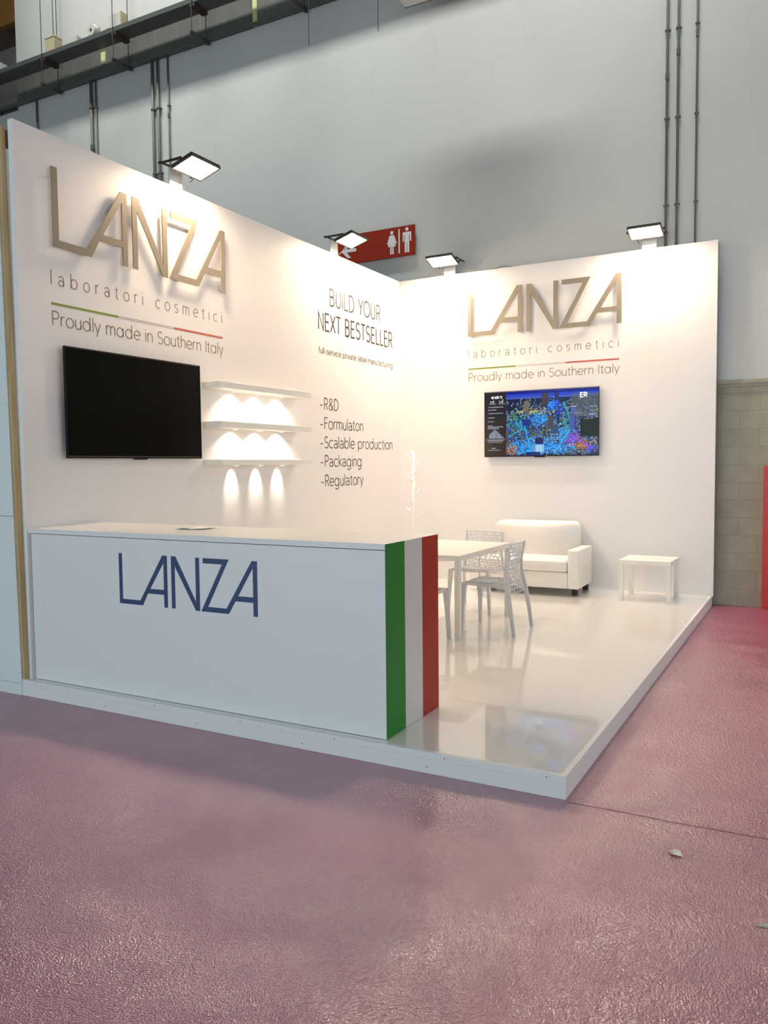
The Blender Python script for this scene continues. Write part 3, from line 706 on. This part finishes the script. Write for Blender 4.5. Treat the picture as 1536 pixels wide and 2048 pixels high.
# ------------------------------------------------------------------ web chairs
def web(nu, nv, mapf, inset, seed, stretch_jit=.52):
    """organic perforated panel: jittered brick-hex cells over (0..1)^2, cells opened, then mapped onto a curved surface"""
    rs = random.Random(seed); bm = BM(); V = {}
    def vert(i, j):
        if (i, j) not in V:
            u = i/(2*nu); off_ = 0
            v = j/nv
            if 0 < i < 2*nu: u += (rs.random()-.5)*stretch_jit/nu
            if 0 < j < nv: v += (rs.random()-.5)*stretch_jit*1.5/nv
            # zigzag rows
            if 0 < j < nv: v += (.22/nv)*(1 if (i+j) % 2 else -1)
            V[(i, j)] = bm.verts.new((min(1, max(0, u)), min(1, max(0, v)), 0))
        return V[(i, j)]
    for j in range(nv):
        i = 0 if j % 2 == 0 else -1
        while i < 2*nu:
            a, m_, c_ = max(i, 0), i+1, min(i+2, 2*nu)
            idx = sorted(set([a, m_, c_]))
            lo = [vert(k, j) for k in idx]; hi = [vert(k, j+1) for k in reversed(idx)]
            try: bm.faces.new(lo+hi)
            except ValueError: pass
            i += 2
    out = BM()
    def nrm(u, v):
        e = .01; du = Vector(mapf(min(1, u+e), v))-Vector(mapf(max(0, u-e), v)); dv = Vector(mapf(u, min(1, v+e)))-Vector(mapf(u, max(0, v-e)))
        return du.cross(dv).normalized()
    for f in bm.faces[:]:
        uv = [(v.co.x, v.co.y) for v in f.verts]; P3 = [Vector(mapf(*q)) for q in uv]; N3 = [nrm(*q) for q in uv]; n_ = len(uv)
        c = sum(P3, Vector())/n_; cn = sum(N3, Vector()).normalized()
        I3 = [p+(c-p)*min(.55, inset/max((c-p).length, 1e-6)) for p in P3]
        o0 = [out.verts.new(p-nn*.003) for p, nn in zip(P3, N3)]; o1 = [out.verts.new(p+nn*.003) for p, nn in zip(P3, N3)]
        i0 = [out.verts.new(p-cn*.003) for p in I3]; i1 = [out.verts.new(p+cn*.003) for p in I3]
        for k in range(n_):
            j = (k+1) % n_
            out.faces.new((o0[k], i0[k], i0[j], o0[j])); out.faces.new((o1[k], o1[j], i1[j], i1[k])); out.faces.new((i0[k], i1[k], i1[j], i0[j]))
    bm.free(); bmesh.ops.remove_doubles(out, verts=out.verts[:], dist=1e-5); bm = out
    return bm
def lerp_prof(prof, s):
    for (s0, *a), (s1, *c) in zip(prof, prof[1:]):
        if s <= s1: k = (s-s0)/(s1-s0); return [p+(q-p)*k for p, q in zip(a, c)]
    return list(prof[-1][1:])
# rear profile: height, x, half width
REAR = [(0, -.255, .250), (.20, -.228, .246), (.35, -.200, .238), (.45, -.178, .222), (.57, -.165, .208), (.65, -.172, .203), (.81, -.205, .208)]
def back_pt(u, v):
    zz = .36+.445*v; x, hw = lerp_prof(REAR, zz)
    y = (u*2-1)*(hw-.012); x -= .035*(1-(u*2-1)**2)*(1-.3*v)
    return (x+.004, y, zz)
def seat_pt(u, v):
    x = -.185+.415*v; hw = .205-.012*v
    return (x, (u*2-1)*hw, .448-.020*math.sin(PI*min(1, v*1.05))*(1-abs(u*2-1)**3)+.0*v)
inset_w = .0062
def make_chair(label):
    t = thing('web_chair', label, 'chair', (0, 0, P), 0, 'white web-patterned chairs around the meeting table')
    obj('backrest', web(8, 12, back_pt, inset_w, 3), M_chair, t, label='pierced web backrest')
    obj('seat', web(8, 9, seat_pt, inset_w, 8), M_chair, t, label='pierced web seat')
    # rims
    rb = BM(); tube(rb, [back_pt(i/12, 1.0) for i in range(13)], .006, 6)
    obj('top_rail', rb, M_chair, t, smooth=True)
    sr = BM(); tube(sr, [(.232, -.195, .440), (.240, -.10, .436), (.242, 0, .434), (.240, .10, .436), (.232, .195, .440)], .009, 8)
    obj('seat_rail', sr, M_chair, t, smooth=True)
    for s in (-1, 1):
        b = BM()   # rear leg runs on into the side frame of the back
        prev = None
        for (zz, x, hw), (wx, wy) in zip(REAR, ((.030, .018), (.034, .019), (.042, .019), (.046, .018), (.030, .014), (.022, .011), (.012, .008))):
            y = s*hw
            ring = [b.verts.new(p) for p in ((x-wx/2, y-wy/2, zz), (x+wx/2, y-wy/2, zz), (x+wx/2, y+wy/2, zz), (x-wx/2, y+wy/2, zz))]
            if prev:
                for k in range(4): b.faces.new((prev[k], prev[(k+1) % 4], ring[(k+1) % 4], ring[k]))
            else: b.faces.new(ring[::-1])
            prev = ring
        b.faces.new(prev); obj('leg', b, M_chair, t, label='rear leg rising into the back frame')
        b = BM(); prev = None
        for x, y, zz, wx, wy in ((.250, .226, 0, .026, .026), (.244, .214, .25, .036, .030), (.236, .204, .425, .052, .036), (.232, .200, .447, .050, .034)):
            y *= s
            ring = [b.verts.new(p) for p in ((x-wx/2, y-wy/2, zz), (x+wx/2, y-wy/2, zz), (x+wx/2, y+wy/2, zz), (x-wx/2, y+wy/2, zz))]
            if prev:
                for k in range(4): b.faces.new((prev[k], prev[(k+1) % 4], ring[(k+1) % 4], ring[k]))
            else: b.faces.new(ring[::-1])
            prev = ring
        b.faces.new(prev); obj('leg', b, M_chair, t, label='tapered front leg')
        b = BM(); prev = None
        for x, y, zz, h in ((-.185, .218, .420, .045), (-.06, .212, .428, .034), (.08, .206, .432, .028), (.212, .201, .436, .026)):
            y *= s; w = .014
            ring = [b.verts.new(p) for p in ((x, y-w/2, zz-h/2), (x, y+w/2, zz-h/2), (x, y+w/2, zz+h/2), (x, y-w/2, zz+h/2))]
            if prev:
                for k in range(4): b.faces.new((prev[k], prev[(k+1) % 4], ring[(k+1) % 4], ring[k]))
            else: b.faces.new(ring[::-1])
            prev = ring
        b.faces.new(prev); obj('side_rail', b, M_chair, t)
    return t
ch = make_chair('white web-patterned chair at the right side of the meeting table')
ch.location = (2.398, 3.172, P); ch.rotation_euler = (0, 0, PI)
dup(ch, 'white web-patterned chair behind the meeting table in front of the sofa', location=(1.880, 4.005, P), rotation_euler=(0, 0, -PI/2))
dup(ch, 'white web-patterned chair mostly hidden behind the striped counter end, only its front leg showing', location=(1.955, 2.330, P), rotation_euler=(0, 0, PI/2))

# ------------------------------------------------------------------ toilets sign on the hall wall
t = thing('toilet_sign', 'red toilet direction sign with arrow and white figures above the booth corner', 'sign', (0, HY-.06, 4.44))
o = Vector(t.location)
lm = lambda u, v, w: Vector((u, HY-.06-w, v))-o
b = BM(); poly(b, [(-1.02, 4.435), (.190, 4.435), (.190, 4.828), (-1.02, 4.828)], [], lm, -.02, 0); obj('board', b, M_sign, t)
for x in (-.8, 0.0):
    b = BM(); poly(b, [(x-.03, 4.60), (x+.03, 4.60), (x+.03, 4.66), (x-.03, 4.66)], [], lm, -.0595, -.0205); obj('wall_bracket', b, M_darksteel, t)
def circ(cx, cy, r, n=16): return [(cx+r*math.cos(2*PI*i/n), cy+r*math.sin(2*PI*i/n)) for i in range(n)]
b = BM(); poly(b, [(-.05, 4.475), (-.03, 4.475), (-.03, 4.795), (-.05, 4.795)], [], lm, 0, .002); obj('divider_bar', b, M_signw, t)
wx_, mx_ = -.150, .078
b = BM(); poly(b, circ(wx_, 4.762, .024), [], lm, 0, .002)
poly(b, [(wx_-.034, 4.728), (wx_+.034, 4.728), (wx_+.075, 4.615), (wx_+.055, 4.608), (wx_+.032, 4.672), (wx_+.060, 4.578), (wx_+.027, 4.578), (wx_+.027, 4.475), (wx_+.005, 4.475), (wx_+.005, 4.578), (wx_-.005, 4.578), (wx_-.005, 4.475), (wx_-.027, 4.475), (wx_-.027, 4.578), (wx_-.060, 4.578), (wx_-.032, 4.672), (wx_-.055, 4.608), (wx_-.075, 4.615)], [], lm, 0, .002)
obj('woman_symbol', b, M_signw, t)
b = BM(); poly(b, circ(mx_, 4.780, .024), [], lm, 0, .002)
poly(b, [(mx_-.058, 4.744), (mx_+.058, 4.744), (mx_+.064, 4.730), (mx_+.064, 4.620), (mx_+.044, 4.620), (mx_+.044, 4.705), (mx_+.034, 4.705), (mx_+.034, 4.475), (mx_+.004, 4.475), (mx_+.004, 4.610), (mx_-.004, 4.610), (mx_-.004, 4.475), (mx_-.034, 4.475), (mx_-.034, 4.705), (mx_-.044, 4.705), (mx_-.044, 4.620), (mx_-.064, 4.620), (mx_-.064, 4.730)], [], lm, 0, .002)
obj('man_symbol', b, M_signw, t)
ax = -.86; az = 4.615
b = BM(); poly(b, [(ax-.09, az), (ax+.01, az+.10), (ax+.065, az+.10), (ax-.005, az+.022), (ax+.15, az+.022), (ax+.15, az-.022), (ax-.005, az-.022), (ax+.065, az-.10), (ax+.01, az-.10)], [], lm, 0, .002)
obj('arrow', b, M_signw, t)

# ------------------------------------------------------------------ conduits on the hall wall
def conduit(label, x, z0, z1, r, clamps, couplers, group):
    yo = r*1.5+.006
    t = thing('conduit', label, 'pipe', (x, HY-yo, z0), group=group)
    b = BM(); tube(b, [(0, 0, 0), (0, 0, z1-z0)], r, 10); obj('pipe', b, M_pipe, t, smooth=True)
    for c_ in clamps:
        if z0 < c_ < z1:
            b = BM(); tube(b, [(0, 0, c_-z0-.011), (0, 0, c_-z0+.011)], r*1.3, 10); box(b, -r*2.1, r*2.1, -.003, yo-.001, c_-z0-.008, c_-z0+.008); obj('clamp', b, M_pipe, t)
    for c_ in couplers:
        if z0 < c_ < z1:
            b = BM(); tube(b, [(0, 0, c_-z0-.035), (0, 0, c_-z0+.035)], r*1.45, 10); obj('coupling', b, M_pipe, t)
CL_ = [4.57, 5.54, 6.515, 7.49]
gr = 'conduits rising on the hall wall right of the booth'
conduit('leftmost of the three steel conduits above the booth right end', 3.385, 2.6, 9.5, .0145, CL_, [6.005], gr)
conduit('middle of the three steel conduits above the booth right end', 3.503, 2.6, 9.5, .0145, CL_, [6.25], gr)
conduit('rightmost of the three steel conduits above the booth right end', 3.703, 2.6, 9.5, .0115, CL_, [6.40], gr)
gl = 'conduits rising to the cable tray on the hall wall'
for x, r, z1, lab, cl, cp in ((-7.15, .018, 8.04, 'single dark conduit beside the top left corner of the booth', [], []),
    (-5.80, .024, 8.06, 'thicker conduit of the left pair below the cable tray', [7.62, 6.7], [6.98]), (-5.705, .015, 8.06, 'thinner conduit of the left pair below the cable tray', [7.62, 6.7], [7.75]),
    (-4.43, .022, 8.06, 'leftmost conduit of the trio below the cable tray', [7.3, 6.3], [6.22]), (-4.315, .022, 8.06, 'middle conduit of the trio below the cable tray', [7.3, 6.3], [6.2]),
    (-4.11, .014, 8.06, 'rightmost thin conduit of the trio below the cable tray', [7.3, 6.2], [7.15])):
    conduit(lab, x, 4.2, z1, r, cl, cp, gl)

# ------------------------------------------------------------------ cable tray, hangers, pipes
b = BM(); box(b, -9.5, 2.0, 5.652, 5.93, 8.445, 8.449)
box(b, -9.5, 2.0, 5.648, 5.652, 8.445, 8.515); box(b, -9.5, 2.0, 5.93, 5.934, 8.445, 8.515); box(b, -9.5, 2.0, 5.652, 5.670, 8.512, 8.515)
tag(obj('cable_tray', b, M_steel), 'long galvanised cable tray hanging high along the hall wall', 'cable tray')
b = BM(); box(b, -9.5, 2.6, 5.965, 6.02, 8.045, 8.05); box(b, -9.5, 2.6, 5.965, 5.968, 8.05, 8.085); box(b, -9.5, 2.6, 6.017, 6.02, 8.05, 8.085)
for i in range(30): box(b, -9.3+i*.4, -9.27+i*.4, 5.967, 6.03, 8.040, 8.0445)
ld = tag(obj('narrow_tray', b, M_steel), 'narrow lower cable tray with ties running along the hall wall', 'cable tray')
for yy, rd, lab in ((5.982, .013, 'thicker bundled cable in the narrow lower tray'), (6.004, .008, 'thinner bundled cable in the narrow lower tray')):
    b = BM(); tube(b, [(-9.5+k*.4, yy+.003*math.sin(k*1.7), 8.065+.004*math.sin(k*2.3)) for k in range(31)], rd, 6); tag(obj('cable', b, M_cable, smooth=True), lab, 'cable', 'cables in the narrow tray')
hn = None
for x, lab in ((-6.50, 'tray hanger furthest left, next to the beige box'), (-4.86, 'tray hanger beside the grey junction box'), (-3.255, 'tray hanger left of the grille'), (-1.48, 'tray hanger at the grille, cut by the picture top'), (-8.10, 'tray hanger at the far left picture edge')):
    if hn is None:
        hn = t = thing('tray_hanger', lab, 'hanger', (x, 5.8, 7.995), group='trapeze hangers under the cable tray')
        for y in (-.165, .152):
            b = BM(); tube(b, [(0, y, -.02), (0, y, 3.0)], .007, 6); obj('threaded_rod', b, M_darksteel, t)
        obj('lower_strut', B(-.021, .021, -.19, .21, 0, .040), M_darksteel, t)
        obj('upper_strut', B(-.05, .05, -.15, .145, .400, .444), M_rust, t)
    else: dup(hn, lab, location=(x, 5.8, 7.995))
for x, z0, lab in ((-1.176, 7.287, 'loose hanging threaded rod nearer the cable tray'), (-.11, 7.208, 'loose hanging threaded rod right of the other one')):
    b = BM(); tube(b, [(0, 0, 0), (0, 0, 3.5)], .0055, 6); r_ = obj('threaded_rod', b, M_darksteel); r_.location = (x, 5.6, z0); tag(r_, lab, 'rod', 'loose rods hanging from the roof')
# boxes on the tray
t = thing('junction_box', 'beige box standing on the cable tray below a thin rod', 'box', (-6.33, 5.74, 8.516))
obj('body', B(-.11, .11, -.08, .08, 0, .21, bev=.006), M_beige, t); obj('lid', B(-.115, .115, -.086, .086, .211, .235, bev=.005), M_beige, t)
b = BM(); tube(b, [(0, 0, .236), (0, 0, 2.6)], .007, 6); obj('suspension_rod', b, M_darksteel, t)
t = thing('junction_box', 'small pale box on the cable tray left of the round siren', 'box', (-5.80, 5.74, 8.516))
obj('body', B(-.075, .075, -.05, .05, 0, .12, bev=.006), M_gbox, t); b = BM(); tube(b, [(-.076, 0, .05), (-.15, 0, .04)], .02, 8); obj('cable_gland', b, M_darksteel, t)
t = thing('siren', 'round pale grey siren on the cable tray', 'siren', (-5.40, 5.74, 8.516))
obj('bracket', B(-.04, .10, .02, .06, 0, .17), M_gbox, t)
b = BM(); tube(b, [(0, .015, .115), (0, -.01, .115), (0, -.05, .115)], [.10, .10, .085], 20); obj('horn', b, M_gbox, t)
b = BM(); tube(b, [(0, -.051, .115), (0, -.056, .115)], .022, 12); obj('centre_cap', b, M_darksteel, t)
t = thing('junction_box', 'pale grey rectangular box on the cable tray right of the siren', 'box', (-4.86, 5.74, 8.516))
obj('body', B(-.12, .115, -.06, .06, 0, .22, bev=.006), M_gbox, t); obj('lid', B(.117, .14, -.065, .065, -.0, .225, bev=.004), M_beige, t)
t = thing('junction_box', 'pale box on the cable tray at the left picture edge', 'box', (-7.68, 5.74, 8.516))
obj('body', B(-.13, .07, -.06, .06, 0, .14, bev=.006), M_gbox, t); obj('lid', B(.072, .09, -.06, .06, 0, .12), M_gbox, t)
b = BM(); tube(b, [(-5.30, 5.78, 8.53), (-5.18, 5.77, 8.60), (-5.05, 5.76, 8.61), (-4.985, 5.75, 8.58)], .008, 8)
tag(obj('flex_conduit', b, M_gbox, smooth=True), 'short bent grey flex between the siren and the grey box', 'cable')
t = thing('roof_duct', 'underside corner of a pale duct at the top edge of the picture', 'duct', (1.2, 4.6, 7.269))
obj('casing', B(-.81, 1.0, .2, .8, 0, .35), M_gbox, t); obj('corner_flange', B(-.825, 1.0, .801, .815, -.004, .354), M_steel, t)

# ------------------------------------------------------------------ neighbour partition at the left
t = thing('neighbour_partition', 'pale partition panel of the next booth at the left picture edge', 'partition', (-1.2, 0, 0))
def leanpanel(z0, z1, x0a, x0b):
    b = BM(); hexa(b, [(-1.5, -.004, z0), (x0a, -.004, z0), (x0a, .004, z0), (-1.5, .004, z0)], [(-1.5, -.004, z1), (x0b, -.004, z1), (x0b, .004, z1), (-1.5, .004, z1)]); return b
def mv(b, v):
    bmesh.ops.translate(b, verts=b.verts[:], vec=v); return b
obj('lower_panel', mv(leanpanel(.085, 1.296, -.044, -.070), (1.2, 0, 0)), M_nb, t)
obj('upper_panel', mv(leanpanel(1.300, 4.02, -.070, -.112), (1.2, 0, 0)), M_nb, t)
obj('base_board', mv(leanpanel(0.0, .082, -.042, -.042), (1.2, 0, 0)), M_nb, t, label='pale base board')
for zc in (.16, .75, 1.27, 1.33, 2.1):
    b = BM(); tube(b, [(-.062-.03*zc+1.2, -.004, zc), (-.062-.03*zc+1.2, -.0055, zc)], .003, 8); obj('screw', b, M_screw, t)
t = thing('timber_frame', 'raw softwood stud frame between the booth wall and the pale partition', 'timber frame', (-.12, .07, P))
o = (-.12, .07, P)
b = BM(); hexa(b, [(-.070, .006, P), (-.025, .006, P), (-.025, .046, P), (-.070, .046, P)], [(-.116, .006, 4.03), (-.072, .006, 4.03), (-.072, .046, 4.03), (-.116, .046, 4.03)])
obj('stud', off(b, o), M_wood, t)
obj('top_rail', off(B(-.168, -.098, .077, 2.2, 3.93, 4.03), o), M_wood, t)
obj('rear_stud', off(B(-.168, -.098, 2.21, 2.25, P, 4.03), o), M_wood, t)
obj('gap_shade_sheet', off(B(-.085, -.075, .085, 2.2, P, 3.925), o), M_shadeboard, t, label='dark sheet standing in for the shaded gap inside the frame')  # dark sheet paints the shade of the gap behind the stud

# ------------------------------------------------------------------ small floor items and red cabinet
t = thing('red_cabinet', 'red upright cabinet against the hall wall at the right picture edge', 'cabinet', (4.75, HY-.06, 0))
obj('casing', B(-.295, .5, -.04, .058, .0, 1.585), M_redcab, t)
obj('door', B(-.275, .48, -.052, -.042, .03, 1.56), M_redcab, t)
obj('handle', B(.38, .40, -.075, -.053, .75, .9), M_darksteel, t)
b = BM(); b.faces.new([b.verts.new(p) for p in ((-.035, 0, .002), (-.005, -.03, .008), (.035, -.022, .003), (.02, .01, .010), (-.01, .028, .004))])
bmesh.ops.solidify(b, geom=b.faces[:], thickness=.0012)
s_ = obj('paper_scrap', b, M_paper); s_.location = (4.502, -.319, .001); tag(s_, 'tiny white paper scrap lying on the purple carpet', 'paper')
b = BM(); hexa(b, [(4.836, -.742, .001), (5.25, -.72, .001), (5.20, -.44, .001)], [(4.838, -.740, .004), (5.25, -.718, .022), (5.20, -.442, .022)])
w_ = obj('floor_plate', b, M_wedge); tag(w_, 'pointed grey green plate corner on the carpet at the right picture edge', 'plate')
b = BM()
pts = [(WX+.02, -.020), (4.2, -.012), (4.45, -.016), (4.74, -.004), (5.6, .02)]
ribbon(b, pts, .004, lambda u, v, w: (u, v, w), .0003, .0015)
pts = [(-1, -3.02), (2, -3.0), (5, -2.985)]
o = obj('film_seam', b, M_seam); tag(o, 'thin overlap seam in the floor film right of the platform corner', 'seam')
